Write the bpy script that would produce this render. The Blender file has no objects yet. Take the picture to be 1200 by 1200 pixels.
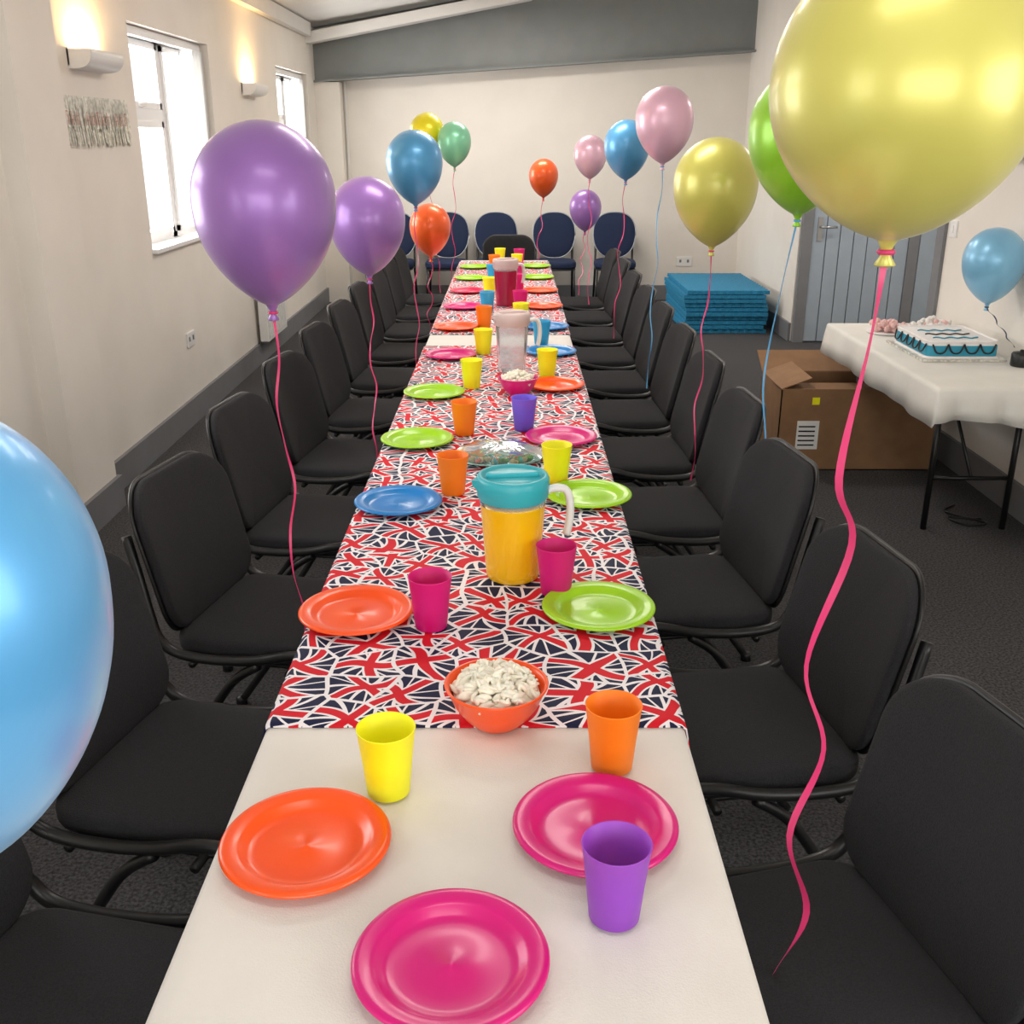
import bpy, math, random
from mathutils import Vector, Matrix
random.seed(7)
D = bpy.data
scene = bpy.context.scene
scene.view_settings.view_transform = 'Standard'

# ------------------------------------------------------------------ helpers
def lin(h):
    h = h.lstrip('#'); o = []
    for i in (0, 2, 4):
        c = int(h[i:i+2], 16)/255
        o.append(c/12.92 if c <= 0.04045 else ((c+0.055)/1.055)**2.4)
    return (*o, 1)

def setin(b, k, v):
    if k in b.inputs: b.inputs[k].default_value = v

def mat(name, col, rough=0.5, metal=0.0, noise=0, nscale=50, bump=0, bscale=200, **kw):
    m = D.materials.new(name); m.use_nodes = True
    nt = m.node_tree; b = nt.nodes['Principled BSDF']
    c = lin(col) if isinstance(col, str) else col
    b.inputs['Base Color'].default_value = c
    b.inputs['Roughness'].default_value = rough
    b.inputs['Metallic'].default_value = metal
    for k, v in kw.items(): setin(b, k.replace('_', ' '), v)
    tc = nt.nodes.new('ShaderNodeTexCoord')
    if noise:
        n = nt.nodes.new('ShaderNodeTexNoise'); n.inputs['Scale'].default_value = nscale
        n.inputs['Detail'].default_value = 4
        nt.links.new(tc.outputs['Object'], n.inputs['Vector'])
        r = nt.nodes.new('ShaderNodeValToRGB')
        r.color_ramp.elements[0].position = 0.35; r.color_ramp.elements[1].position = 0.65
        r.color_ramp.elements[0].color = tuple(x*(1-noise) for x in c[:3])+(1,)
        r.color_ramp.elements[1].color = tuple(min(1, x*(1+noise)) for x in c[:3])+(1,)
        nt.links.new(n.outputs['Fac'], r.inputs['Fac'])
        nt.links.new(r.outputs['Color'], b.inputs['Base Color'])
    if bump:
        n2 = nt.nodes.new('ShaderNodeTexNoise'); n2.inputs['Scale'].default_value = bscale
        nt.links.new(tc.outputs['Object'], n2.inputs['Vector'])
        bp = nt.nodes.new('ShaderNodeBump'); bp.inputs['Strength'].default_value = bump
        bp.inputs['Distance'].default_value = 0.01
        nt.links.new(n2.outputs['Fac'], bp.inputs['Height'])
        nt.links.new(bp.outputs['Normal'], b.inputs['Normal'])
    return m

class MB:
    def __init__(s): s.v = []; s.f = []; s.m = []; s.s = []; s.mats = []
    def mi(s, m):
        if m not in s.mats: s.mats.append(m)
        return s.mats.index(m)
    def add(s, vs, fs, m, smooth=True, xf=None):
        o = len(s.v); k = s.mi(m)
        s.v += [tuple(xf(Vector(p))) if xf else tuple(p) for p in vs]
        for f in fs:
            s.f.append([o+i for i in f]); s.m.append(k); s.s.append(smooth)
    def box(s, x0, x1, y0, y1, z0, z1, m, xf=None):
        vs = [(x, y, z) for z in (z0, z1) for y in (y0, y1) for x in (x0, x1)]
        fs = [(0, 2, 3, 1), (4, 5, 7, 6), (0, 1, 5, 4), (2, 6, 7, 3), (0, 4, 6, 2), (1, 3, 7, 5)]
        s.add(vs, fs, m, False, xf)
    def lathe(s, prof, m, seg=40, c=(0, 0, 0), xf=None, sx=1, sy=1):
        vs = []; fs = []; rings = []
        for r, z in prof:
            if r < 1e-6:
                rings.append([len(vs)]); vs.append((c[0], c[1], c[2]+z))
            else:
                rings.append(list(range(len(vs), len(vs)+seg)))
                for i in range(seg):
                    a = 2*math.pi*i/seg
                    vs.append((c[0]+sx*r*math.cos(a), c[1]+sy*r*math.sin(a), c[2]+z))
        for A, B in zip(rings, rings[1:]):
            for i in range(seg):
                j = (i+1) % seg
                if len(A) == 1 and len(B) == 1: continue
                if len(A) == 1: fs.append((A[0], B[i], B[j]))
                elif len(B) == 1: fs.append((A[i], B[0], A[j]))
                else: fs.append((A[i], B[i], B[j], A[j]))
        s.add(vs, fs, m, True, xf)
    def tube(s, pts, r, m, seg=10, xf=None, flat=1.0):
        pts = [Vector(p) for p in pts]; vs = []; fs = []
        n = len(pts); up = None
        for i, p in enumerate(pts):
            t = (pts[min(i+1, n-1)]-pts[max(i-1, 0)]).normalized()
            if up is None:
                up = Vector((0, 1, 0)) if abs(t.y) < 0.8 else Vector((1, 0, 0))
            a = (up - t*up.dot(t)).normalized(); b = t.cross(a); up = a
            for k in range(seg):
                g = 2*math.pi*k/seg
                vs.append(p + a*r*flat*math.cos(g) + b*r*math.sin(g))
        for i in range(n-1):
            for k in range(seg):
                l = (k+1) % seg
                fs.append((i*seg+k, i*seg+l, (i+1)*seg+l, (i+1)*seg+k))
        fs.append(tuple(range(seg))[::-1]); fs.append(tuple(range((n-1)*seg, n*seg)))
        s.add(vs, fs, m, True, xf)
    def pad(s, outline, T, m, xf, dome=0.008, e=0.3, inset=0.94):
        n = len(outline); cx = sum(p[0] for p in outline)/n; cy = sum(p[1] for p in outline)/n
        L = [(0.4, -T/2), (inset, -T/2), (0.985, -T/2+T*e*0.4), (1, -T/2+T*e), (1, T/2-T*e), (0.985, T/2-T*e*0.4), (inset, T/2),
             (0.8, T/2+dome*.5), (0.6, T/2+dome*.8), (0.4, T/2+dome*.95), (0.2, T/2+dome)]
        vs = []; fs = []
        for k, w in L:
            for p in outline: vs.append((cx+(p[0]-cx)*k, cy+(p[1]-cy)*k, w))
        for a in range(len(L)-1):
            for i in range(n):
                j = (i+1) % n
                fs.append((a*n+i, a*n+j, (a+1)*n+j, (a+1)*n+i))
        vs.append((cx, cy, T/2+dome)); c1 = len(vs)-1
        vs.append((cx, cy, -T/2)); c0 = len(vs)-1
        q = (len(L)-1)*n
        for i in range(n):
            j = (i+1) % n
            fs.append((q+i, q+j, c1)); fs.append((j, i, c0))
        s.add(vs, fs, m, True, xf)
    def mesh(s, name):
        me = D.meshes.new(name); me.from_pydata(s.v, [], s.f)
        for m in s.mats: me.materials.append(m)
        me.polygons.foreach_set('material_index', s.m)
        me.polygons.foreach_set('use_smooth', s.s)
        me.update(); return me
    def obj(s, name, loc=(0, 0, 0), rz=0, bevel=0):
        o = D.objects.new(name, s.mesh(name)); scene.collection.objects.link(o)
        o.location = loc; o.rotation_euler = (0, 0, rz)
        if bevel:
            b = o.modifiers.new('bevel', 'BEVEL'); b.width = bevel; b.segments = 2; b.limit_method = 'ANGLE'
        return o

def inst(name, me, loc, rz=0, sc=1):
    o = D.objects.new(name, me); scene.collection.objects.link(o)
    o.location = loc; o.rotation_euler = (0, 0, rz); o.scale = (sc, sc, sc); return o

def rrect(w, h, r, n=8, r_top=None):
    pts = []
    for (cx, cy, a0, rr) in ((1, 1, 0, r_top or r), (-1, 1, 90, r_top or r), (-1, -1, 180, r), (1, -1, 270, r)):
        for i in range(n+1):
            a = math.radians(a0+90*i/n)
            pts.append((cx*(w/2-rr)+rr*math.cos(a), cy*(h/2-rr)+rr*math.sin(a)))
    return pts

def catmull(P, n=8):
    P = [Vector(p) for p in P]; Q = [P[0]*2-P[1]]+P+[P[-1]*2-P[-2]]; out = []
    for i in range(1, len(Q)-2):
        a, b, c, d = Q[i-1:i+3]
        for k in range(n):
            t = k/n
            out.append(0.5*((2*b)+(c-a)*t+(2*a-5*b+4*c-d)*t*t+(3*b-a-3*c+d)*t**3))
    out.append(P[-1]); return out

# ------------------------------------------------------------------ materials
M_wall = mat('wall_paint', '#E8E2D9', 0.85, noise=0.02, nscale=3, bump=0.05, bscale=150)
M_ceil = mat('ceiling_paint', '#E2E0DC', 0.9, noise=0.02, nscale=3)
M_trim = mat('grey_trim_paint', '#7B7C7F', 0.5, noise=0.04, nscale=8)
M_beam = mat('grey_steel_paint', '#7E8281', 0.55, noise=0.04, nscale=5)
M_upvc = mat('white_upvc', '#F2F2F2', 0.3, noise=0.01)
M_white = mat('white_plastic', '#ECECEA', 0.4, noise=0.01)
M_door = mat('blue_grey_door_paint', '#A2AEB9', 0.5, noise=0.03, nscale=6)
M_metal = mat('brushed_metal', '#B8B8B8', 0.3, 0.9)
M_fab = mat('black_fabric', '#222225', 0.95, noise=0.35, nscale=350, bump=0.4, bscale=500)
M_blk = mat('black_plastic', '#151516', 0.38, noise=0.1, nscale=40)
M_navy = mat('navy_fabric', '#142444', 0.85, noise=0.2, nscale=200)
M_pale = mat('silver_trim', '#AEB3BA', 0.4, 0.4)
M_cloth = mat('white_cloth', '#E6E1DA', 0.8, noise=0.02, nscale=8, bump=0.15, bscale=350)
M_cream = mat('cream_cloth', '#E4E2DB', 0.8, noise=0.03, nscale=6, bump=0.1, bscale=90)
M_card = mat('cardboard', '#8E6B4B', 0.85, noise=0.08, nscale=12)
M_silver = mat('silver_foil', '#DAD8D0', 0.3, 0.6, noise=0.3, nscale=45)
M_foiltxt = mat('rose_foil', '#C79C94', 0.35, 0.4)
M_mat = mat('blue_foam', '#1F7FA8', 0.75, noise=0.15, nscale=60)
M_pop = mat('snack_cream', '#F8EFDD', 0.7, noise=0.06, nscale=80, Subsurface_Weight=0.15)
M_wood = mat('tabletop_laminate', '#B9B2A6', 0.5, noise=0.05)
M_clear = mat('clear_plastic', '#F2F4F6', 0.15, Transmission_Weight=0.85, IOR=1.15)
M_glass = D.materials.new('window_glass'); M_glass.use_nodes = True
nt = M_glass.node_tree; nt.nodes.remove(nt.nodes['Principled BSDF'])
tr = nt.nodes.new('ShaderNodeBsdfTransparent'); gl = nt.nodes.new('ShaderNodeBsdfGlossy'); gl.inputs['Roughness'].default_value = 0.02
mx = nt.nodes.new('ShaderNodeMixShader'); mx.inputs[0].default_value = 0.06
nt.links.new(tr.outputs[0], mx.inputs[1]); nt.links.new(gl.outputs[0], mx.inputs[2]); nt.links.new(mx.outputs[0], nt.nodes['Material Output'].inputs[0])
M_carpet = mat('charcoal_carpet', '#424143', 0.98, noise=0.65, nscale=110, bump=0.5, bscale=300)

COL = dict(orange='#FF560E', magenta='#D60678', green='#A0D814', blue='#0A80CC', yellow='#FFFA18', purple='#9442C0', teal='#38C4D0', violet='#6C5CE0', red='#D00F4C', cyan='#20A8DC')
PL = {k: mat('plastic_'+k, v, 0.3, noise=0.01, Coat_Weight=0.2, Coat_Roughness=0.15) for k, v in COL.items()}
CUP = {k: mat('frosted_'+k, v, 0.5, noise=0.01, Subsurface_Weight=0.1) for k, v in COL.items()}
CUP['orange'] = mat('frosted_orange', '#FF8206', 0.5, noise=0.01, Subsurface_Weight=0.1)

def flag_mat():
    m = D.materials.new('union_jack_cloth'); m.use_nodes = True
    nt = m.node_tree; N = nt.nodes; L = nt.links; b = N['Principled BSDF']
    b.inputs['Roughness'].default_value = 0.65
    setin(b, 'Specular IOR Level', .25)
    def mth(op, a, c=None):
        n = N.new('ShaderNodeMath'); n.operation = op
        for i, v in enumerate((a, c)):
            if v is None: continue
            if isinstance(v, (int, float)): n.inputs[i].default_value = v
            else: L.new(v, n.inputs[i])
        return n.outputs[0]
    tc = N.new('ShaderNodeTexCoord')
    mp = N.new('ShaderNodeMapping'); mp.inputs['Scale'].default_value = (8.7, 9.4, 0)
    L.new(tc.outputs['Object'], mp.inputs['Vector'])
    nz = N.new('ShaderNodeTexNoise'); nz.inputs['Scale'].default_value = .9; nz.inputs['Detail'].default_value = 0
    L.new(mp.outputs[0], nz.inputs['Vector'])
    sub = N.new('ShaderNodeVectorMath'); sub.operation = 'SUBTRACT'; sub.inputs[1].default_value = (.5, .5, .5)
    L.new(nz.outputs['Color'], sub.inputs[0])
    sc = N.new('ShaderNodeVectorMath'); sc.operation = 'MULTIPLY'; sc.inputs[1].default_value = (.4, .4, 0)
    L.new(sub.outputs[0], sc.inputs[0])
    ad = N.new('ShaderNodeVectorMath'); ad.operation = 'ADD'
    L.new(mp.outputs[0], ad.inputs[0]); L.new(sc.outputs[0], ad.inputs[1])
    P = ad.outputs[0]
    v1 = N.new('ShaderNodeTexVoronoi'); v1.voronoi_dimensions = '2D'; v1.inputs['Scale'].default_value = 1; v1.inputs['Randomness'].default_value = .6
    v2 = N.new('ShaderNodeTexVoronoi'); v2.voronoi_dimensions = '2D'; v2.feature = 'DISTANCE_TO_EDGE'; v2.inputs['Scale'].default_value = 1; v2.inputs['Randomness'].default_value = .6
    L.new(P, v1.inputs['Vector']); L.new(P, v2.inputs['Vector'])
    loc = N.new('ShaderNodeVectorMath'); loc.operation = 'SUBTRACT'
    L.new(P, loc.inputs[0]); L.new(v1.outputs['Position'], loc.inputs[1])
    sx = N.new('ShaderNodeSeparateColor'); L.new(v1.outputs['Color'], sx.inputs[0])
    rot = N.new('ShaderNodeVectorRotate'); rot.rotation_type = 'Z_AXIS'
    L.new(loc.outputs[0], rot.inputs['Vector']); L.new(mth('MULTIPLY', sx.outputs[0], 6.283), rot.inputs['Angle'])
    xyz = N.new('ShaderNodeSeparateXYZ'); L.new(rot.outputs[0], xyz.inputs[0])
    u = xyz.outputs[0]
    v = mth('ADD', xyz.outputs[1], mth('MULTIPLY', mth('SINE', mth('MULTIPLY', u, 5.0)), .07))
    ax = mth('ABSOLUTE', u); ay = mth('ABSOLUTE', v)
    cr = mth('MINIMUM', ax, ay)
    dg = mth('ABSOLUTE', mth('SUBTRACT', ay, mth('MULTIPLY', ax, .62)))
    dg2 = mth('ABSOLUTE', mth('SUBTRACT', ay, mth('MULTIPLY', ax, 1.7)))
    red = mth('LESS_THAN', cr, .086)
    wh = mth('LESS_THAN', cr, .134)
    dwh = mth('LESS_THAN', dg, .042); dred = mth('LESS_THAN', dg2, .036)
    edge = mth('LESS_THAN', v2.outputs['Distance'], .037)
    def mix(f, a, c):
        n = N.new('ShaderNodeMix'); n.data_type = 'RGBA'; L.new(f, n.inputs[0])
        for i, q in ((6, a), (7, c)):
            if isinstance(q, tuple): n.inputs[i].default_value = q
            else: L.new(q, n.inputs[i])
        return n.outputs[2]
    W = lin('#F2EDF0'); R = lin('#D61226'); B = lin('#131A3E')
    c = mix(dwh, B, W); c = mix(dred, c, W); c = mix(wh, c, W); c = mix(red, c, R); c = mix(edge, c, W)
    L.new(c, b.inputs['Base Color']); return m
M_flag = flag_mat()

def balloon_mat(name, col):
    return mat('balloon_'+name, col, 0.36, 0.25, noise=0.015, nscale=4, Coat_Weight=0.35, Coat_Roughness=0.15, Sheen_Weight=0.2)
BM = {k: balloon_mat(k, v) for k, v in dict(purple='#9E70BE', blue='#519FD2', leftblue='#5CACE4', skyblue='#82C0E4', yellow='#D2CB64', paleyellow='#CDC75E', brightyellow='#E8DC14', mint='#82CCA4', orange='#F25E14', pink='#E8BACE', green='#8ECC1E').items()}
M_rpink = mat('ribbon_pink', '#D83A72', 0.4); M_rblue = mat('ribbon_blue', '#5AA6D8', 0.4); M_rdark = mat('ribbon_dark', '#35425A', 0.4)

# ------------------------------------------------------------------ room shell
XL, XR, YB, YN = -2.05, 2.45, 11.7, -2.6
m = MB(); m.box(-2.3, 4.0, YN-.2, YB+.2, -0.1, 0, M_carpet); m.obj('floor')

wins = [(-1.6, 0.2), (2.35, 4.0), (6.0, 7.55), (9.65, 11.1)]  # first opening is out of view, added to let in more light
WZ0, WZ1 = 1.10, 2.31
m = MB(); y = YN-.2
for a, b in wins:
    m.box(XL-.25, XL, y, a, 0, 2.9, M_wall); m.box(XL-.25, XL, a, b, 0, WZ0, M_wall); m.box(XL-.25, XL, a, b, WZ1, 2.9, M_wall); y = b
m.box(XL-.25, XL, y, YB+.2, 0, 2.9, M_wall); m.obj('wall_left')
m = MB(); m.box(XL, 2.7, YB, YB+.2, 0, 4.0, M_wall); m.obj('wall_back')
m = MB(); y = YN-.2
m.box(XR, XR+.15, YN-.2, -1.6, 0, 4, M_wall); m.box(XR, XR+.15, -1.6, .6, 0, 1.1, M_wall); m.box(XR, XR+.15, -1.6, .6, 2.31, 4, M_wall); m.box(XR, XR+.15, .6, 6.02, 0, 4, M_wall)
m.obj('wall_right')
m = MB(); m.box(XR+.15, 4.0, 5.85, 6.02, 0, 4, M_wall); m.obj('wall_lobby_near')
m = MB(); m.box(3.75, 3.9, 6.02, 9.2, 0, 4, M_wall); m.obj('wall_lobby_side')
m = MB(); m.box(2.5, 3.9, 9.2, 9.35, 0, 4, M_wall); m.box(2.5, 2.65, 9.35, YB, 0, 4, M_wall); m.obj('wall_lobby_far')
m = MB(); m.box(XL, XR, YN-.2, YN, 0, .9, M_wall); m.box(XL, XR, YN-.2, YN, 2.35, 4, M_wall); m.box(XL, -1.5, YN-.2, YN, .9, 2.35, M_wall); m.box(1.9, XR, YN-.2, YN, .9, 2.35, M_wall); m.obj('wall_front')
def ceil_z(x): return 2.78+(x+2.05)*0.17
m = MB(); vs = []
for zz in (0, .1):
    for yy in (YN-.2, YB+.2):
        for xx in (-2.3, 4.0): vs.append((xx, yy, ceil_z(xx)+zz))
m.add(vs, [(0, 2, 3, 1), (4, 5, 7, 6), (0, 1, 5, 4), (2, 6, 7, 3), (0, 4, 6, 2), (1, 3, 7, 5)], M_ceil, False); m.obj('ceiling')
m = MB(); vs = []
for yy in (YB-.16, YB):
    for xx, z0, z1 in ((XL, 2.26, 2.74), (2.5, 2.55, 3.5)):
        vs += [(xx, yy, z0), (xx, yy, z1)]
fs = [(0, 2, 3, 1), (4, 5, 7, 6), (0, 4, 6, 2), (1, 3, 7, 5), (0, 1, 5, 4), (2, 6, 7, 3)]
m.add(vs, fs, M_beam, False)
vs = []
for yy in (YB-.24, YB-.16):
    for xx, z0, z1 in ((XL, 2.255, 2.275), (2.5, 2.545, 2.565)):
        vs += [(xx, yy, z0), (xx, yy, z1)]
m.add(vs, fs, M_beam, False)
m.obj('trim_beam')
m = MB(); vs = []
for yy in (YB-.55, YB-.35):
    for xx, z0 in ((XL, 2.60), (0.2, 3.0)):
        vs += [(xx, yy, z0), (xx, yy, z0+.1)]
m.add(vs, fs, M_ceil, False); m.obj('trim_rafter')
m = MB(); m.box(XL, XL+.07, YN, YB-.6, 2.66, 2.78, M_ceil); m.obj('trim_eaves')
m = MB(); m.box(XL, XL+.26, YB-.2, YB, 0, 2.26, M_wall); m.box(XL+.28, XL+.3, YB-.025, YB, 1.1, 2.27, M_white); m.obj('trim_column_corner')
m = MB(); m.box(XL, XL+.1, 4.35, 4.8, 0, 2.66, M_wall); m.obj('trim_column_left')
m = MB(); m.box(XL, XL+.022, YN, 4.35, 0, .16, M_trim); m.box(XL, XL+.122, 4.33, 4.82, 0, .16, M_trim); m.box(XL, XL+.022, 4.8, YB-.2, 0, .16, M_trim); m.obj('baseboard_left')
m = MB(); m.box(XL+.26, 2.5, YB-.022, YB, 0, .16, M_trim); m.obj('baseboard_back')
m = MB(); m.box(XR-.022, XR, YN, 6.02, 0, .16, M_trim); m.obj('baseboard_right')
m = MB(); m.box(2.478, 2.5, 9.2, YB-.02, 0, .16, M_trim); m.obj('baseboard_lobby')

def window(a, b, n):
    m = MB(); xo = XL-.2; xi = XL-.13; w = .055
    m.box(xo, xi, a, b, WZ0, WZ0+w, M_upvc); m.box(xo, xi, a, b, WZ1-w, WZ1, M_upvc)
    m.box(xo, xi, a, a+w, WZ0, WZ1, M_upvc); m.box(xo, xi, b-w, b, WZ0, WZ1, M_upvc)
    mid = a+(b-a)*.55
    m.box(xo, xi, mid-.04, mid+.04, WZ0, WZ1, M_upvc)
    tz = WZ0+(WZ1-WZ0)*.62
    for q0, (p, q) in enumerate(((a+w, mid-.04), (mid+.04, b-w))):
        segs = ((WZ0+w, tz-.035), (tz+.035, WZ1-w)) if q0 == 0 else ((WZ0+w, WZ1-w),)
        if q0 == 0: m.box(xo, xi+.01, p, q, tz-.035, tz+.035, M_upvc)
        for r0, r1 in segs:
            t = .035
            m.box(xo+.01, xi+.015, p, q, r0, r0+t, M_upvc); m.box(xo+.01, xi+.015, p, q, r1-t, r1, M_upvc)
            m.box(xo+.01, xi+.015, p, p+t, r0, r1, M_upvc); m.box(xo+.01, xi+.015, q-t, q, r0, r1, M_upvc)
            m.box(xo+.03, xo+.036, p+t, q-t, r0+t, r1-t, M_glass)
        if q0 == 0: m.box(xi+.012, xi+.03, (p+q)/2-.05, (p+q)/2+.05, tz+.045, tz+.06, M_white)
    m.box(xi, XL+.03, a+.002, b-.002, WZ0, WZ0+.022, M_upvc)
    m.obj('window_%d' % n)
    m = MB(); m.box(XL-.10, XL-.05, a+.02, b-.02, WZ1-.05, WZ1-.005, M_white)
    for i in range(9):
        yy = b-.04-i*.03
        m.box(XL-.115, XL-.03, yy-.001, yy+.001, WZ0+.05, WZ1-.05, M_white)
    m.obj('vertical_blind')
for i, (a, b) in enumerate(wins): window(a, b, i+1)

m = MB()
x0 = 2.60; w = .84
m.box(x0-.09, x0, 9.13, 9.198, 0, 2.12, M_trim); m.box(x0+w, x0+w+.09, 9.13, 9.198, 0, 2.12, M_trim); m.box(x0, x0+w, 9.13, 9.198, 2.03, 2.12, M_trim)
for i in range(7):
    a = x0+.005+i*w/7; m.box(a, a+w/7-.008, 9.145, 9.18, .01, 2.025, M_door)
m.box(x0, x0+w, 9.18, 9.196, .01, 2.025, M_trim)
m.box(x0+.04, x0+.08, 9.135, 9.145, .88, 1.08, M_metal); m.tube([(x0+.06, 9.14, 1.0), (x0+.06, 9.08, 1.0), (x0+.19, 9.08, 1.0)], .011, M_metal)
m.obj('door_1')
m = MB(); m.box(XR-.02, XR+.17, 6.02, 6.05, 0, 2.15, M_trim); m.box(XR-.02, XR, 5.95, 6.02, .16, 2.15, M_trim); m.obj('trim_lobby_opening')
m = MB(); m.box(3.54, 3.75, 9.14, 9.2, 0, 2.12, M_door); m.obj('trim_lobby_panel')

def plate(name, c, n, w=.15, h=.09):
    m = MB()
    if n == 'x+':
        m.box(c[0], c[0]+.01, c[1]-w/2, c[1]+w/2, c[2]-h/2, c[2]+h/2, M_white)
        for s in (-1, 1): m.box(c[0]+.01, c[0]+.013, c[1]+s*w*.25-.012, c[1]+s*w*.25+.012, c[2]-.01, c[2]+.02, M_trim)
    elif n == 'x-':
        m.box(c[0]-.01, c[0], c[1]-w/2, c[1]+w/2, c[2]-h/2, c[2]+h/2, M_white); m.box(c[0]-.015, c[0]-.01, c[1]-.012, c[1]+.012, c[2]-.02, c[2]+.02, M_upvc)
    else:
        m.box(c[0]-w/2, c[0]+w/2, c[1]-.01, c[1], c[2]-h/2, c[2]+h/2, M_white)
        for s in (-1, 1): m.box(c[0]+s*w*.25-.012, c[0]+s*w*.25+.012, c[1]-.013, c[1]-.01, c[2]-.01, c[2]+.02, M_trim)
    m.obj(name, bevel=.002)
plate('wall_socket', (XL, 6.5, .52), 'x+'); plate('wall_socket', (1.92, YB, .42), 'y-', .17, .1); plate('light_switch', (XR, 5.86, 1.25), 'x-', .09, .09)

m = MB(); m.box(XL+.03, XL+.10, 8.2, 8.9, .18, .72, M_white)
for i in range(11): m.box(XL+.10, XL+.108, 8.225+i*.06, 8.26+i*.06, .21, .69, M_white)
m.box(XL, XL+.03, 8.3, 8.33, .3, .6, M_white); m.box(XL, XL+.03, 8.77, 8.8, .3, .6, M_white)
m.obj('radiator', bevel=.004)

def uplight(y):
    m = MB(); L = .21; n = 10
    prof = []
    for i in range(n+1):
        a = math.radians(90*i/n); prof.append((.115*math.cos(a)**.6, -.085*math.sin(a)**.8))
    vs = []; fs = []
    for yy in (-L, L):
        for px, pz in prof: vs.append((px, yy, pz+.04))
        for px, pz in prof: vs.append((px*.92, yy, pz*.9+.04))
    k = n+1
    for i in range(n):
        fs.append((i, i+1, 2*k+i+1, 2*k+i)); fs.append((k+i, 3*k+i, 3*k+i+1, k+i+1))
    fs.append((0, 2*k, 3*k, k))
    m.add(vs, fs, M_white, True)
    for yy in (-L, L-.006):
        pts = [(0, yy, .04)]+[(px, yy, pz+.04) for px, pz in prof]; q = [(p[0], p[1]+.006, p[2]) for p in pts]
        kk = len(pts)
        m.add(pts+q, [tuple(range(kk)), tuple(range(kk, 2*kk))[::-1]]+[(i, (i+1) % kk, kk+(i+1) % kk, kk+i) for i in range(kk)], M_white, False)
    m.box(0, .008, -L, L, -.03, .045, M_white)
    m.obj('wall_uplighter', (XL, y, 2.07))
    li = D.lights.new('uplight_bulb', 'AREA'); li.shape = 'RECTANGLE'; li.size = .06; li.size_y = .3; li.energy = 7; li.color = (1, .62, .25)
    o = D.objects.new('uplight_bulb', li); o.location = (XL+.06, y, 2.10); o.rotation_euler = (math.radians(180), 0, 0); scene.collection.objects.link(o)
uplight(5.36); uplight(8.6)

def banner(name, x, y0, y1, z0, z1, sgn):
    m = MB(); xa, xb = sorted((x, x+sgn*.004)); m.box(xa, xb, y0, y1, z0+.03, z1, M_silver)
    for layer, (zt, zb) in enumerate(((z1-.12, z0), (z1-.01, z0+.07))):
        n = int((y1-y0)/.011)
        for i in range(n):
            yy = y0+i*(y1-y0)/n; dz = random.uniform(0, .02); dx = random.uniform(.003, .012)*sgn+layer*.003*sgn
            b = yy+.0105
            m.add([(x+sgn*(.005+.003*layer), yy, zt), (x+sgn*(.005+.003*layer), b, zt), (x+dx+sgn*.005, b, zb+dz), (x+dx+sgn*.005, yy, zb+dz)], [(0, 1, 2, 3)], M_silver, False)
    k = 15
    xa, xb = sorted((x+sgn*.021, x+sgn*.023))
    for i in range(k):
        yy = y0+.04+i*(y1-y0-.08)/k
        if i % 6 != 5:
            m.box(xa, xb, yy, yy+.006, z0+.10, z0+.16, M_foiltxt)
            m.box(xa, xb, yy, yy+.03, z0+.12+(i % 3)*.018, z0+.126+(i % 3)*.018, M_foiltxt)
            m.box(xa, xb, yy+.026, yy+.031, z0+.10, z0+.145, M_foiltxt)
    m.obj(name)
banner('foil_fringe_banner', XL+.001, 4.82, 5.84, 1.68, 1.91, 1)
banner('foil_fringe_banner', XR-.001, 4.5, 5.33, 1.6, 1.82, -1)

# ------------------------------------------------------------------ tables
TX0, TX1 = -.441, .309
def trestle(m, x0, x1, y0, y1, th=.72, rail=M_blk):
    m.box(x0, x1, y0, y1, th-.03, th, M_wood)
    for yy in (y0+.25, y1-.25):
        for xx in (x0+.12, x1-.12):
            m.tube([(xx, yy, th-.03), (xx, yy, 0)], .014, rail)
        m.tube([(x0+.12, yy, .25), (x1-.12, yy, .25)], .010, rail)
        m.tube([(x0+.12, yy, th-.05), (x1-.12, yy, th-.05)], .012, rail)
    mid = (x0+x1)/2; cy = (y0+y1)/2
    m.tube([(mid, y0+.25, .26), (mid, cy-.12, th-.04)], .008, rail); m.tube([(mid, y1-.25, .26), (mid, cy+.12, th-.04)], .008, rail)
L = 1.74; ys = .32
m = MB(); trestle(m, TX0+.01, TX1-.01, 0, L-.006); me_t = m.mesh('trestle_table')
for i in range(5): inst('trestle_table', me_t, (0, ys+i*L, 0))
YE = ys+5*L

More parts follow.
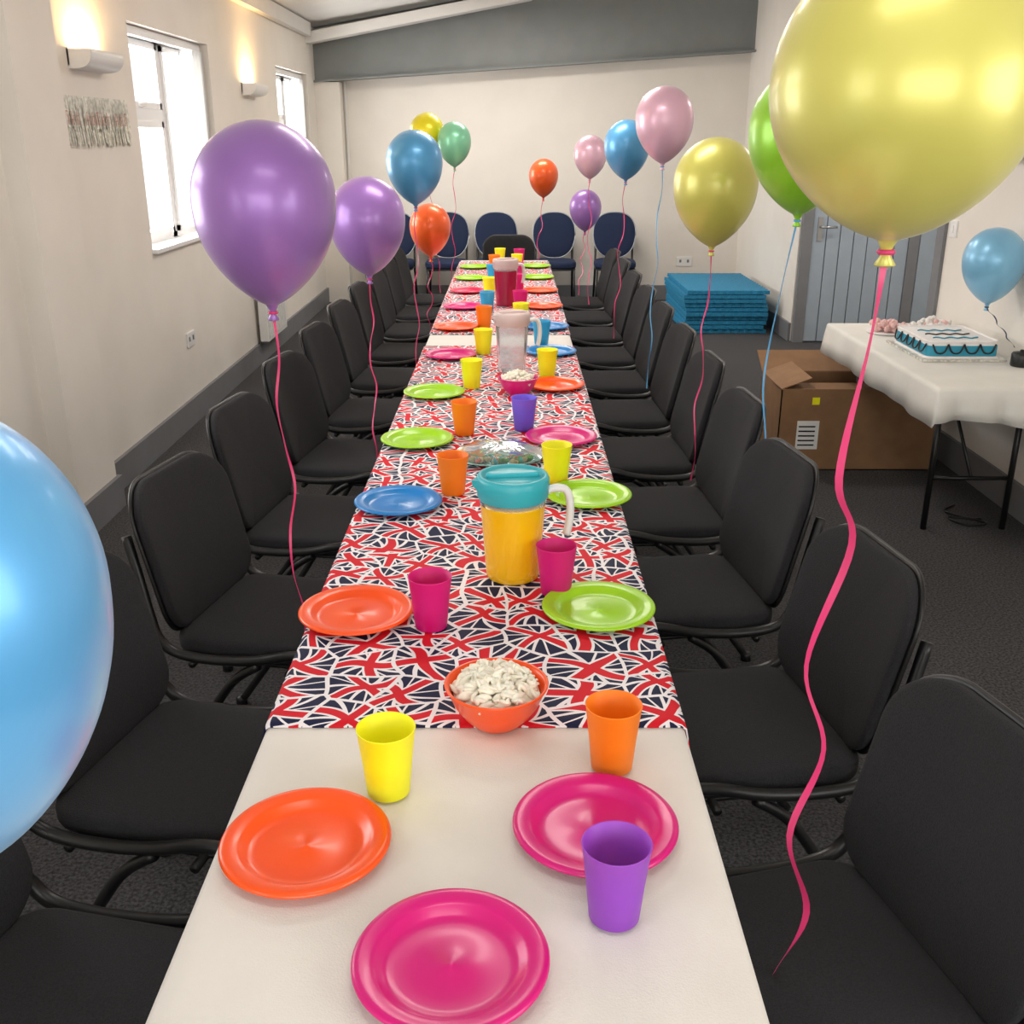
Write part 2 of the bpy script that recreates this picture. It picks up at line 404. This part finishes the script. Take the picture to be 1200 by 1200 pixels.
def cloth(name, x0, x1, y0, y1, z, drop, mt, th=.003, amp=.006, front=0):
    m = MB(); ny = int((y1-y0)/.03)+1
    cs = [(x0-.008, z-drop), (x0-.007, z-drop*.5), (x0-.006, z-.02), (x0-.003, z-.006), (x0+.006, z)]
    nx = 24
    for i in range(1, nx): cs.append((x0+(x1-x0)*i/nx, z))
    cs += [(x1-.006, z), (x1+.003, z-.006), (x1+.006, z-.02), (x1+.007, z-drop*.5), (x1+.008, z-drop)]
    vs = []; fs = []; n = len(cs)
    rows = []
    if front: rows += [(y0-.020, front, 0), (y0-.016, front*.66, 0), (y0-.012, front*.33, 0), (y0-.006, .012, 0)]
    rows += [(y0+(y1-y0)*j/ny, 0, 1) for j in range(ny+1)]
    for yy, dz, full in rows:
        for i, (cx, cz) in enumerate(cs):
            dx = 0
            if i <= 1 or i >= n-2:
                k = 1 if i in (0, n-1) else .5
                dx = k*amp*(1.2+math.sin(yy*9)+.5*math.sin(yy*23))*(-1 if i <= 1 else 1)*.8
            dy = 0
            if dz > .02: dy = amp*(math.sin(cx*34)+.4*math.sin(cx*61))*dz/front*1.1-.006
            vs.append((cx+dx, yy+dy, min(cz, z-dz*(1+.12*math.sin(cx*9)) if dz else cz)))
    for j in range(len(rows)-1):
        for i in range(n-1):
            a = j*n+i; fs.append((a, a+1, a+n+1, a+n))
    m.add(vs, fs, mt, True)
    o = m.obj(name); s = o.modifiers.new('thick', 'SOLIDIFY'); s.thickness = th; s.offset = -1
    return o
cloth('white_tablecloth', TX0, TX1, ys-.01, YE+.01, .727, .09, M_cloth)
cloth('union_jack_tablecloth', TX0-.004, TX1+.004, 1.6, 5.18, .7315, .10, M_flag)
cloth('union_jack_tablecloth', TX0-.004, TX1+.004, 5.5, YE-.08, .7315, .10, M_flag)
TZ = .7325

# ------------------------------------------------------------------ chairs
def make_chair():
    m = MB()
    seat = rrect(.43, .45, .07)
    def xs(p):
        droop = -.02*max(0, (p.x-.12)/.1)**2
        return Vector((p.x, p.y, .465+p.z+droop))
    m.pad(seat, .055, M_fab, xs, dome=.012)
    m.pad(rrect(.41, .43, .07), .016, M_blk, lambda p: Vector((p.x, p.y, .43+p.z)), dome=0)
    back = rrect(.46, .41, .085, n=10, r_top=.12)
    def xb(p, off=0):
        lean = math.radians(13)
        curve = .035*(p.x/.23)**2
        h = p.y; t = p.z+curve+off
        return Vector((-.262 - h*math.sin(lean)+t*math.cos(lean), p.x, .685+h*math.cos(lean)+t*math.sin(lean)))
    m.pad(back, .03, M_fab, xb, dome=.005, inset=.955)
    back2 = rrect(.474, .424, .09, n=10, r_top=.125)
    m.pad(back2, .014, M_blk, lambda p: xb(p, -.018), dome=0, inset=.96)
    for s in (-1, 1):
        Y = s*.254
        p = [(-.31, Y*.82, .76), (-.28, Y*.88, .66), (-.25, Y*.95, .56), (-.225, Y, .50), (-.18, Y, .462), (-.08, Y, .452), (.04, Y, .462), (.13, Y, .484), (.195, Y, .488), (.238, Y, .464), (.254, Y, .40), (.262, Y, .2), (.272, Y, .012)]
        m.tube(catmull(p, 5), .0138, M_blk, 10)
        p = [(.05, Y, .45), (-.02, Y, .40), (-.08, Y, .32), (-.18, Y, .16), (-.285, Y, .012)]
        m.tube(catmull(p, 5), .0125, M_blk, 10)
        for xx in (.272, -.285): m.lathe([(0, 0), (.018, 0), (.018, .022), (.014, .03), (0, .03)], M_blk, 12, (xx, Y, 0))
    for xx in (-.14, .13): m.tube([(xx, -.254, .43), (xx, .254, .43)], .010, M_blk, 8)
    return m.mesh('stacking_chair')
me_c = make_chair()
left = [(1.17, -.68, 12), (1.86, -.67, 13), (2.60, -.65, 12), (3.34, -.66, 9), (4.08, -.65, 9), (4.82, -.65, 6), (5.56, -.65, 5), (6.3, -.65, 5), (7.04, -.65, 4), (7.76, -.65, 4), (8.45, -.65, 4)]
for y, x, a in left: inst('stacking_chair', me_c, (x, y, 0), math.radians(-a))
right = [(1.29, .475, 14), (2.03, .51, 9), (2.76, .50, 8), (3.44, .52, 4), (4.12, .52, 3), (4.8, .52, 3), (5.48, .52, 3), (6.16, .52, 3), (6.88, .52, 3), (7.58, .52, 3), (8.3, .52, 3)]
for y, x, a in right: inst('stacking_chair', me_c, (x, y, 0), math.pi+math.radians(a))
inst('stacking_chair', me_c, (-.03, YE+.30, 0), -math.pi/2)

def make_banquet():
    m = MB()
    m.pad(rrect(.44, .42, .12), .07, M_navy, lambda p: Vector((p.y+.0, p.x, .45+p.z)), dome=.015)
    m.pad(rrect(.43, .41, .12), .02, M_blk, lambda p: Vector((p.y, p.x, .405+p.z)), dome=0)
    out = []
    for i in range(48):
        a = 2*math.pi*i/48; c, s = math.cos(a), math.sin(a)
        e = .8
        x = .225*math.copysign(abs(c)**e, c); y = .235*math.copysign(abs(s)**e, s)
        x *= 1+.10*(y/.235) if y < 0 else 1
        out.append((x, y))
    def xb(p):
        l = math.radians(9)
        return Vector((-.235-p.y*math.sin(l)+p.z*math.cos(l), p.x, .725+p.y*math.cos(l)+p.z*math.sin(l)))
    m.pad(out, .04, M_navy, xb, dome=.012)
    ring = [xb(Vector((x*1.02, y*1.02, .012))) for x, y in out]; ring.append(ring[0])
    m.tube(ring, .006, M_pale, 8)
    for s in (-1, 1):
        m.tube([(-.29, s*.20, .80), (-.22, s*.2, .47), (-.2, s*.2, .40), (-.27, s*.21, 0)], .012, M_blk, 8)
        m.tube([(.17, s*.19, .41), (.2, s*.2, 0)], .012, M_blk, 8)
    m.tube([(-.2, -.2, .40), (-.2, .2, .40)], .01, M_blk, 8)
    return m.mesh('banquet_chair')
me_b = make_banquet()
for x in (-1.27, -.70, -.17, .46, 1.10): inst('banquet_chair', me_b, (x, 11.22, 0), -math.pi/2+random.uniform(-.05, .05))

# ------------------------------------------------------------------ tableware
def plate_mesh(c):
    m = MB()
    pr = [(0, .0), (.075, .0), (.084, .002), (.094, .010), (.100, .013), (.117, .0165), (.123, .0165), (.1255, .013), (.1265, .0135), (.1265, .0155), (.123, .0195), (.116, .0195), (.103, .0172), (.099, .0155), (.0965, .014), (.088, .006), (.081, .0035), (.072, .003), (.006, .003), (.004, .0045), (0, .005)]
    m.lathe(pr, PL[c], 72); return m.mesh('dinner_plate')
def cup_mesh(c):
    m = MB()
    pr = [(0, .0), (.032, .0), (.0345, .002), (.040, .06), (.0465, .117), (.0475, .119), (.0465, .120), (.045, .119), (.0385, .06), (.033, .006), (0, .005)]
    m.lathe(pr, CUP[c], 48); return m.mesh('plastic_tumbler')
pm = {}; cm = {}
def plateat(c, x, y):
    if c not in pm: pm[c] = plate_mesh(c)
    inst('dinner_plate', pm[c], (x, y, TZ))
def cupat(c, x, y):
    if c not in cm: cm[c] = cup_mesh(c)
    inst('plastic_tumbler', cm[c], (x, y, TZ))
for c, x, y in [('orange', -.307, 1.264), ('magenta', -.078, 1.03), ('magenta', .127, 1.305), ('orange', -.345, 2.054), ('green', .193, 2.075),
                ('blue', -.327, 2.78), ('green', .225, 2.84), ('green', -.33, 3.43), ('magenta', .172, 3.46), ('green', -.32, 4.126), ('orange', .18, 4.26),
                ('magenta', -.295, 4.9), ('blue', .19, 4.98), ('orange', -.31, 5.67), ('blue', .19, 5.68), ('magenta', -.3, 6.39), ('orange', .19, 6.41),
                ('red', -.3, 7.08), ('orange', .19, 7.1), ('green', -.3, 7.75), ('green', .19, 7.8), ('green', -.3, 8.45), ('green', .19, 8.5)]: plateat(c, x, y)
for c, x, y in [('purple', .139, 1.122), ('yellow', -.2, 1.405), ('orange', .168, 1.475), ('magenta', -.175, 2.0), ('magenta', .102, 2.175),
                ('orange', -.175, 2.884), ('yellow', .136, 2.99), ('orange', -.17, 3.53), ('violet', .043, 3.59), ('yellow', -.17, 4.25), ('yellow', .155, 4.47),
                ('yellow', -.14, 4.97), ('cyan', .15, 5.22), ('orange', -.155, 5.69), ('yellow', .05, 5.80), ('cyan', -.15, 6.26), ('magenta', .05, 6.30),
                ('yellow', -.15, 6.92), ('magenta', .04, 7.1), ('cyan', -.14, 7.65), ('magenta', .04, 7.8), ('orange', -.14, 8.3), ('yellow', .04, 8.35), ('magenta', .06, 8.75), ('yellow', -.1, 8.8)]: cupat(c, x, y)

def blob(m, c, r, mt):
    for k in range(3):
        o = Vector((random.uniform(-1, 1), random.uniform(-1, 1), random.uniform(-.6, .8)))*r*.55
        vs = []; fs = []; seg = 7; rg = 4; rr = r*random.uniform(.55, .8)
        cc = Vector(c)+o
        vs.append(cc+Vector((0, 0, rr)))
        for i in range(1, rg):
            for j in range(seg):
                a = math.pi*i/rg; b = 2*math.pi*j/seg
                q = rr*random.uniform(.82, 1.15)
                vs.append(cc+Vector((q*math.sin(a)*math.cos(b), q*math.sin(a)*math.sin(b), q*math.cos(a))))
        vs.append(cc-Vector((0, 0, rr)))
        for j in range(seg):
            fs.append((0, 1+j, 1+(j+1) % seg)); l = len(vs)-1; o2 = 1+(rg-2)*seg
            fs.append((l, o2+(j+1) % seg, o2+j))
        for i in range(rg-2):
            for j in range(seg):
                a = 1+i*seg+j; b = 1+i*seg+(j+1) % seg
                fs.append((a, a+seg, b+seg, b))
        m.add(vs, fs, mt, True)
def twirl(m, c, s, mt):
    """puffed spiral twist: a three-fin screw that tapers at both ends"""
    R3 = Matrix.Rotation(random.random()*6.28, 3, 'Z') @ Matrix.Rotation(random.uniform(-.6, .6), 3, 'Y')
    n = 17; seg = 18; vs = []; fs = []
    for i in range(n):
        t = i/(n-1); x = (t-.5)*s*2.8
        env = s*.86*math.sin(math.pi*(.14+.72*t))**.5
        for k in range(seg):
            g = 2*math.pi*k/seg
            r = env*(.74+.28*math.cos(3*(g-t*3.2)))
            vs.append(R3 @ Vector((x, r*math.cos(g), r*math.sin(g)+.25*s*math.cos(t*3)))+Vector(c))
    for i in range(n-1):
        for k in range(seg):
            l = (k+1) % seg; fs.append((i*seg+k, i*seg+l, (i+1)*seg+l, (i+1)*seg+k))
    fs.append(tuple(range(seg))[::-1]); fs.append(tuple(range((n-1)*seg, n*seg)))
    m.add(vs, fs, mt, True)
def bowl(c, x, y, s=1.0):
    m = MB()
    pr = [(0, 0), (.045, 0), (.048, .003), (.062, .018), (.078, .042), (.088, .068), (.092, .073), (.094, .077), (.091, .079), (.086, .074), (.076, .047), (.06, .022), (.044, .006), (0, .005)]
    m.lathe([(r*s, z*s) for r, z in pr], PL[c], 56)
    for i in range(66):
        r = math.sqrt((i+.5)/66)*.072*s; a = i*2.39996+random.uniform(-.2, .2)
        z = (.066+.028*(1-(r/(.078*s))**2)+random.uniform(-.006, .006))*s
        twirl(m, (r*math.cos(a), r*math.sin(a), z), .0118*s, M_pop)
    m.lathe([(0, .082*s), (.06*s, .070*s), (.078*s, .058*s)], M_pop, 24)
    m.obj('bowl_of_twist_snacks', (x, y, TZ))
bowl('orange', -.028, 1.62); bowl('magenta', .025, 4.14, .9)

M_juice = mat('orange_squash', '#FFC60C', 0.25, noise=0.03, nscale=10, Coat_Weight=0.5, Coat_Roughness=.1, Subsurface_Weight=0.1)
M_red = mat('red_squash', '#A81C44', 0.25, noise=0.03, nscale=10, Coat_Weight=0.6, Coat_Roughness=.1)
M_pinklid = mat('pale_lid', '#D9C4C0', 0.35, noise=0.01); M_teal = mat('teal_lid', '#38B4C0', 0.35, noise=0.01)
def jug(x, y, body, lid, h=.27, rz=0, clear=False, k=1.0):
    m = MB()
    S = lambda pr: [(r*k, z) for r, z in pr]
    pr = [(0, 0), (.056, 0), (.060, .004), (.0615, .02), (.0735, h-.055), (.0745, h-.045)]
    if clear:
        m.lathe(S(pr+[(.0725, h-.045), (.0715, h-.055), (.0595, .022), (.057, .008), (0, .007)]), M_clear, 48)
    else:
        m.lathe(S([(0, 0), (.056, 0), (.060, .004), (.0615, .02), (.0725, h-.075), (.0728, h-.073), (0, h-.073)]), body, 48)
        m.lathe(S([(.0731, h-.074), (.0745, h-.045), (.0725, h-.045), (.071, h-.072)]), M_clear, 48)
    m.lathe(S([(.0755, h-.062), (.079, h-.055), (.0805, h-.03), (.0805, h-.012), (.077, h-.005), (.070, h-.004), (.067, h-.010), (.040, h-.010), (.030, h-.009), (0, h-.009)]), lid, 48)
    m.lathe(S([(.0755, h-.062), (.073, h-.05), (.07, h-.02), (0, h-.02)]), lid, 48)
    m.pad(rrect(.125, .018, .008), .014, lid, lambda p: Vector((p.x, p.y, h-.006+p.z)), dome=0)
    m.add([(-.07*k, -.03, h-.05), (-.07*k, .03, h-.05), (-.09*k, 0, h-.028), (-.07*k, -.03, h-.012), (-.07*k, .03, h-.012), (-.092*k, 0, h-.016)], [(0, 2, 1), (0, 3, 5, 2), (1, 2, 5, 4), (3, 4, 5)], lid, False)
    p = catmull([(.068*k, 0, h-.05), (.10*k, 0, h-.042), (.122*k, 0, h-.052), (.13*k, 0, h-.09), (.128*k, 0, h-.13), (.122*k, 0, h-.16)], 6)
    m.tube(p, .0095, M_white, 10, flat=1.3)
    m.obj('drinks_jug', (x, y, TZ), rz)
jug(.002, 2.275, M_juice, M_teal, .262, .12, k=1.06)
jug(.0, 4.55, M_juice, M_pinklid, .275, .3, clear=True)
jug(-.04, 6.5, M_red, M_pinklid, .29, .5)

M_dish = mat('foil_platter', '#8FB9B4', 0.25, 0.5, noise=0.2, nscale=40)
m = MB()
m.lathe([(0, 0), (.10, 0), (.115, .006), (.15, .016), (.155, .018), (.15, .021), (.112, .011), (0, .006)], M_dish, 48, sy=.85)
rnd = random.Random(3)
seg = 48; vs = []; fs = []; rings = 9
film = mat('crinkled_film', '#D8ECEC', 0.1, Transmission_Weight=0.9, IOR=1.12)
fcol = [mat('salad_'+n, c, .5, noise=.2, nscale=60) for n, c in (('green', '#5E8F3C'), ('red', '#C8503A'), ('teal', '#2E9A9C'), ('cream', '#C9A676'))]
for i in range(90):
    r = math.sqrt(rnd.random())*.115; a = rnd.random()*6.283
    blob(m, (r*math.cos(a), r*math.sin(a)*.85, .020), .013, fcol[i % 4])
for k in range(rings):
    r = .152*k/(rings-1)
    for j in range(seg):
        a = 2*math.pi*j/seg
        z = .038*(1-(r/.152)**2)**.6+.018+(rnd.uniform(-.0012, .0012)+.002*math.sin(a*9+k))*(0 < k < rings-1)
        vs.append((r*math.cos(a), .85*r*math.sin(a), z))
for k in range(rings-1):
    for j in range(seg):
        l = (j+1) % seg; fs.append((k*seg+j, k*seg+l, (k+1)*seg+l, (k+1)*seg+j))
m.add(vs, fs, film, True)
m.obj('wrapped_food_platter', (-.045, 3.22, TZ))

# ------------------------------------------------------------------ balloons
def balloon(col, c, R, tie, rib=M_rpink, wig=.02, path=None, w=.006, asp=1.0, dp=1.5, ex=(2.15, .76)):
    m = MB(); pr = []
    n = 20
    for i in range(n+1):
        a = math.pi/2*(1-i/n); pr.append((R*math.cos(a), R*1.04*asp*math.sin(a)))
    D_ = dp*R*asp
    for i in range(1, 30):
        s = math.sin(i/30*math.pi/2)
        r = R*max(.0, (1-s**ex[0]))**ex[1]
        if r > .012: pr.append((r, -D_*s))
    pr.append((.011, -D_*1.005)); pr.append((.0065, -D_-.01)); pr.append((.0065, -D_-.018)); pr.append((.013, -D_-.028)); pr.append((.011, -D_-.030)); pr.append((0, -D_-.020))
    C = Vector(c)
    m.lathe(pr, BM[col], 56)
    kc = Vector((0, 0, -D_-.013))
    ring = [kc+Vector((.008*math.cos(2*math.pi*i/10), .008*math.sin(2*math.pi*i/10), 0)) for i in range(11)]
    m.tube(ring, .0035, rib, 6)
    if path is None:
        a = C+kc; b = Vector(tie); path = [a]
        k = 9; ph = random.random()*6
        for i in range(1, k):
            t = i/k; p = a.lerp(b, t); p.x += wig*math.sin(i*1.9+ph)*math.sin(t*math.pi)**.5; p.y += wig*.6*math.cos(i*1.5+ph); path.append(p)
        path.append(b)
    else: path = [C+kc]+[Vector(p) for p in path]
    P = [p-C for p in catmull(path, 8)]; vs = []; fs = []
    for i, p in enumerate(P):
        t = P[min(i+1, len(P)-1)]-P[max(i-1, 0)]; t.normalize()
        g = .9*math.sin(i*.22)
        wv = Vector((math.cos(g), math.sin(g), .25*math.sin(i*.35))); wv = (wv-t*wv.dot(t)).normalized()*w/2
        vs += [p-wv, p+wv]
    for i in range(len(P)-1): fs.append((2*i, 2*i+1, 2*i+3, 2*i+2))
    m.add(vs, fs, rib, True)
    return m.obj('balloon', c)
balloon('purple', (-.522, 2.25, 1.607), .150, (-.48, 2.12, .50), wig=.012)
balloon('purple', (-.56, 4.1, 1.435), .147, (-.53, 3.82, .50), wig=.012)
balloon('blue', (-.51, 5.65, 1.61), .148, (-.50, 5.32, .50), wig=.014)
balloon('brightyellow', (-.70, 9.0, 1.77), .14, (-.6, 8.7, .50))
balloon('mint', (-.47, 8.85, 1.70), .138, (-.5, 8.68, .50))
balloon('orange', (-.51, 6.6, 1.21), .128, (-.53, 6.55, .50))
balloon('orange', (.29, 9.9, 1.40), .135, (.20, 9.25, .50))
balloon('purple', (.645, 9.37, 1.15), .14, (.55, 8.55, .50))
balloon('pink', (.65, 9.0, 1.60), .137, (.60, 8.05, .50))
balloon('blue', (.75, 7.1, 1.68), .148, (.66, 6.62, .50), M_rpink)
balloon('pink', (.80, 5.75, 1.82), .152, (.70, 5.22, .50), M_rblue, wig=.014)
balloon('paleyellow', (.745, 3.93, 1.57), .153, (.68, 3.70, .50), wig=.014)
balloon('green', (.83, 3.09, 1.75), .158, (.76, 3.03, .40), M_rblue, path=[(.79, 3.05, 1.3), (.75, 3.0, 1.05), (.765, 2.97, .85), (.745, 2.95, .7), (.735, 2.97, .6), (.70, 3.02, .50)])
balloon('yellow', (.452, 1.27, 1.785), .153, None, M_rpink, w=.010, dp=1.13, ex=(2.0, .62),
        path=[(.439, 1.25, 1.495), (.420, 1.25, 1.318), (.447, 1.25, 1.225), (.405, 1.25, 1.047), (.443, 1.25, .911), (.408, 1.25, .763), (.447, 1.25, .624), (.407, 1.25, .505)])
balloon('skyblue', (2.30, 5.0, 1.18), .142, (2.36, 4.78, .80), M_rdark, wig=.01)
balloon('leftblue', (-.48, .745, 1.375), .148, (-.76, .95, .50), wig=.004, asp=1.12)

# ------------------------------------------------------------------ cake table
m = MB(); trestle(m, 1.81, 2.42, 4.24, 5.85); m.obj('folding_table')
cloth('cream_tablecloth', 1.805, 2.42, 4.24, 5.87, .7275, .16, M_cream, amp=.013, front=.15)
M_ice = mat('white_icing', '#F2EEEB', .5, noise=.02); M_iceb = mat('blue_icing', '#2E97B4', .5, noise=.04); M_icep = mat('pink_icing', '#EBC0BC', .6, noise=.06, nscale=60)
cx, cy, cz = 2.14, 5.04, .729
m = MB(); m.box(cx-.20, cx+.20, cy-.25, cy+.25, cz, cz+.010, M_silver)
for z0, z1, ins, mm in ((.010, .070, 0, M_iceb), (.070, .088, .002, M_ice)):
    o = rrect(.34-2*ins, .44-2*ins, .03, 5); n = len(o)
    vs = [(cx+p[0], cy+p[1], cz+z0) for p in o]+[(cx+p[0], cy+p[1], cz+z1) for p in o]
    m.add(vs, [tuple(range(n))[::-1], tuple(range(n, 2*n))]+[(j, (j+1) % n, n+(j+1) % n, n+j) for j in range(n)], mm, False)
rr = rrect(.34, .44, .03, 5)
m.tube([(cx+p[0]*.98, cy+p[1]*.98, cz+.088) for p in rr+[rr[0]]], .006, M_ice, 8)
m.tube([(cx+p[0]*1.01, cy+p[1]*1.01, cz+.014) for p in rr+[rr[0]]], .007, M_ice, 8)
for i in range(4):
    x = cx-.15+.075*i
    m.tube(catmull([(x, cy-.222, cz+.078), (x+.02, cy-.230, cz+.040), (x+.055, cy-.230, cz+.040), (x+.075, cy-.222, cz+.078)], 4), .004, M_blk, 6)
for i in range(5):
    y = cy-.2+.08*i
    m.tube(catmull([(cx-.172, y, cz+.078), (cx-.182, y+.02, cz+.040), (cx-.182, y+.06, cz+.040), (cx-.172, y+.08, cz+.078)], 4), .004, M_blk, 6)
for j in range(3):
    P = [(cx-.11+i*.022, cy-.12+j*.1+.016*math.sin(i*2.1), cz+.091) for i in range(11)]
    m.tube(catmull(P, 4), .0035, M_blk if j == 1 else M_iceb, 6)
m.obj('birthday_cake')
for (px, py, mt2) in ((2.04, 5.56, M_icep), (2.28, 5.60, M_ice)):
    m = MB()
    m.lathe([(0, 0), (.10, 0), (.115, .008), (.11, .01), (0, .006)], M_ice, 32)
    for i in range(46):
        r = math.sqrt(random.random())*.09; a = random.random()*6.28
        blob(m, (r*math.cos(a), r*math.sin(a), .02+random.random()*.035), .021, mt2 if i % 4 else M_icep)
    m.obj('plate_of_sweets', (px, py, .729))
m = MB(); m.lathe([(0, 0), (.042, 0), (.045, .005), (.045, .055), (.04, .062), (.012, .064), (.01, .075), (0, .076)], M_blk, 28); m.obj('balloon_weight', (2.36, 4.70, .7295))
m = MB(); m.lathe([(0, 0), (.03, 0), (.035, .09), (.033, .09), (.028, .004), (0, .004)], M_white, 24); m.obj('paper_cup', (2.38, 4.5, .729))

# open cardboard box
m = MB(); t = .006; w, d, h = .86, .46, .45
m.box(-w/2, w/2, -d/2, d/2, 0, t, M_card)
m.box(-w/2, w/2, -d/2, -d/2+t, 0, h, M_card); m.box(-w/2, w/2, d/2-t, d/2, 0, h, M_card)
m.box(-w/2, -w/2+t, -d/2, d/2, 0, h, M_card); m.box(w/2-t, w/2, -d/2, d/2, 0, h, M_card)
def flap(a, b, off):
    vs = [a, b, tuple(b[i]+off[i] for i in range(3)), tuple(a[i]+off[i] for i in range(3))]
    vs += [(p[0], p[1], p[2]+.005) for p in vs]
    m.add(vs, [(0, 1, 2, 3), (7, 6, 5, 4), (0, 4, 5, 1), (1, 5, 6, 2), (2, 6, 7, 3), (3, 7, 4, 0)], M_card, False)
flap((-w/2, d/2, h), (w/2, d/2, h), (0, .17, .09)); flap((-w/2, -d/2, h), (w/2, -d/2, h), (0, .20, -.01)); flap((w/2, -d/2+.01, h), (w/2, d/2-.01, h), (-.18, 0, .012)); flap((-w/2, -d/2+.01, h), (-w/2, d/2-.01, h), (.16, 0, .06))
m.box(-w/2+.10, -w/2+.22, -d/2-.001, -d/2, .12, .28, M_white)
for i in range(5): m.box(-w/2+.11, -w/2+.20, -d/2-.002, -d/2-.001, .14+i*.026, .148+i*.026, M_blk)
m.box(-w/2+.17, -w/2+.21, -d/2-.001, -d/2, .37, .41, PL['yellow'])
m.obj('cardboard_box', (1.88, 5.62, 0))

m = MB()
for i in range(10):
    z = .002+i*.040; dx = random.uniform(-.018, .018); dy = random.uniform(-.02, .02)
    out = []
    W, H = .76, 1.3
    for k in range(19): out.append((-W/2+W*k/19, -H/2+.014*(k % 2)))
    for k in range(27): out.append((W/2-.014*(k % 2), -H/2+H*k/27))
    for k in range(19): out.append((W/2-W*k/19, H/2-.014*(k % 2)))
    for k in range(27): out.append((-W/2+.014*(k % 2), H/2-H*k/27))
    n = len(out)
    vs = [(p[0]+dx, p[1]+dy, z) for p in out]+[(p[0]+dx, p[1]+dy, z+.033) for p in out]
    m.add(vs, [tuple(range(n))[::-1], tuple(range(n, 2*n))]+[(j, (j+1) % n, n+(j+1) % n, n+j) for j in range(n)], M_mat, False)
m.obj('foam_mat_stack', (1.98, 10.2, 0))

m = MB(); m.tube([p for p in catmull([(2.25, 4.6, .008), (2.1, 4.62, .008), (2.15, 4.52, .008), (2.25, 4.55, .008), (2.12, 4.7, .008), (2.2, 4.8, .008)], 8)], .005, M_blk, 6); m.obj('power_cable')

# ------------------------------------------------------------------ lights
def area(name, loc, rot, sx, sy, e, col=(1, 1, 1)):
    l = D.lights.new(name, 'AREA'); l.shape = 'RECTANGLE'; l.size = sx; l.size_y = sy; l.energy = e; l.color = col
    o = D.objects.new(name, l); o.location = loc; o.rotation_euler = rot; scene.collection.objects.link(o); return o
H = math.pi/2
for (a, b), e in zip(wins, (36, 54, 80, 100)): area('daylight_window', (XL-.45, (a+b)/2, 1.75), (0, -H, 0), 1.3, b-a, e, (1, .985, .97))
area('daylight_window', (XR+.45, -.5, 1.75), (0, H, 0), 1.3, 2.2, 45, (1, .97, .93))
area('daylight_window', (.2, YN-.4, 1.65), (H, 0, 0), 3.4, 1.5, 67, (1, .96, .92))
for i, (y, e) in enumerate(((.6, 9), (4.0, 24), (7.0, 37), (9.9, 44))):  # overhead panels and lamps out of frame, added as main fill
    m = MB(); m.box(-.6, .6, -.3, .3, 0, .05, M_white); m.tube([(-.5, 0, .05), (-.5, 0, .09)], .006, M_metal); m.tube([(.5, 0, .05), (.5, 0, .26)], .006, M_metal)
    m.obj('added_fill_panel', (0.1, y, 2.98))
    area('added_fill_lamp', (0.1, y, 2.975), (0, 0, 0), 1.1, .5, e, (1, .94, .87))
area('lobby_fill_lamp', (3.1, 7.6, 2.9), (0, 0, 0), .6, .6, 25, (1, .97, .93))  # unseen lamp added to brighten the dark lobby
w = D.worlds.new('World'); scene.world = w; w.use_nodes = True
nt = w.node_tree; bg = nt.nodes['Background']
bg.inputs[0].default_value = (.95, .98, 1, 1); bg.inputs[1].default_value = 1.4

# ------------------------------------------------------------------ camera
cd = D.cameras.new('camera'); cam = D.objects.new('camera', cd); scene.collection.objects.link(cam)
cam.location = (0, 0, 1.73); cam.rotation_euler = (math.radians(90-20.14), 0, 0)
cd.sensor_width = 36; cd.lens = 36; cd.clip_start = .05
scene.camera = cam
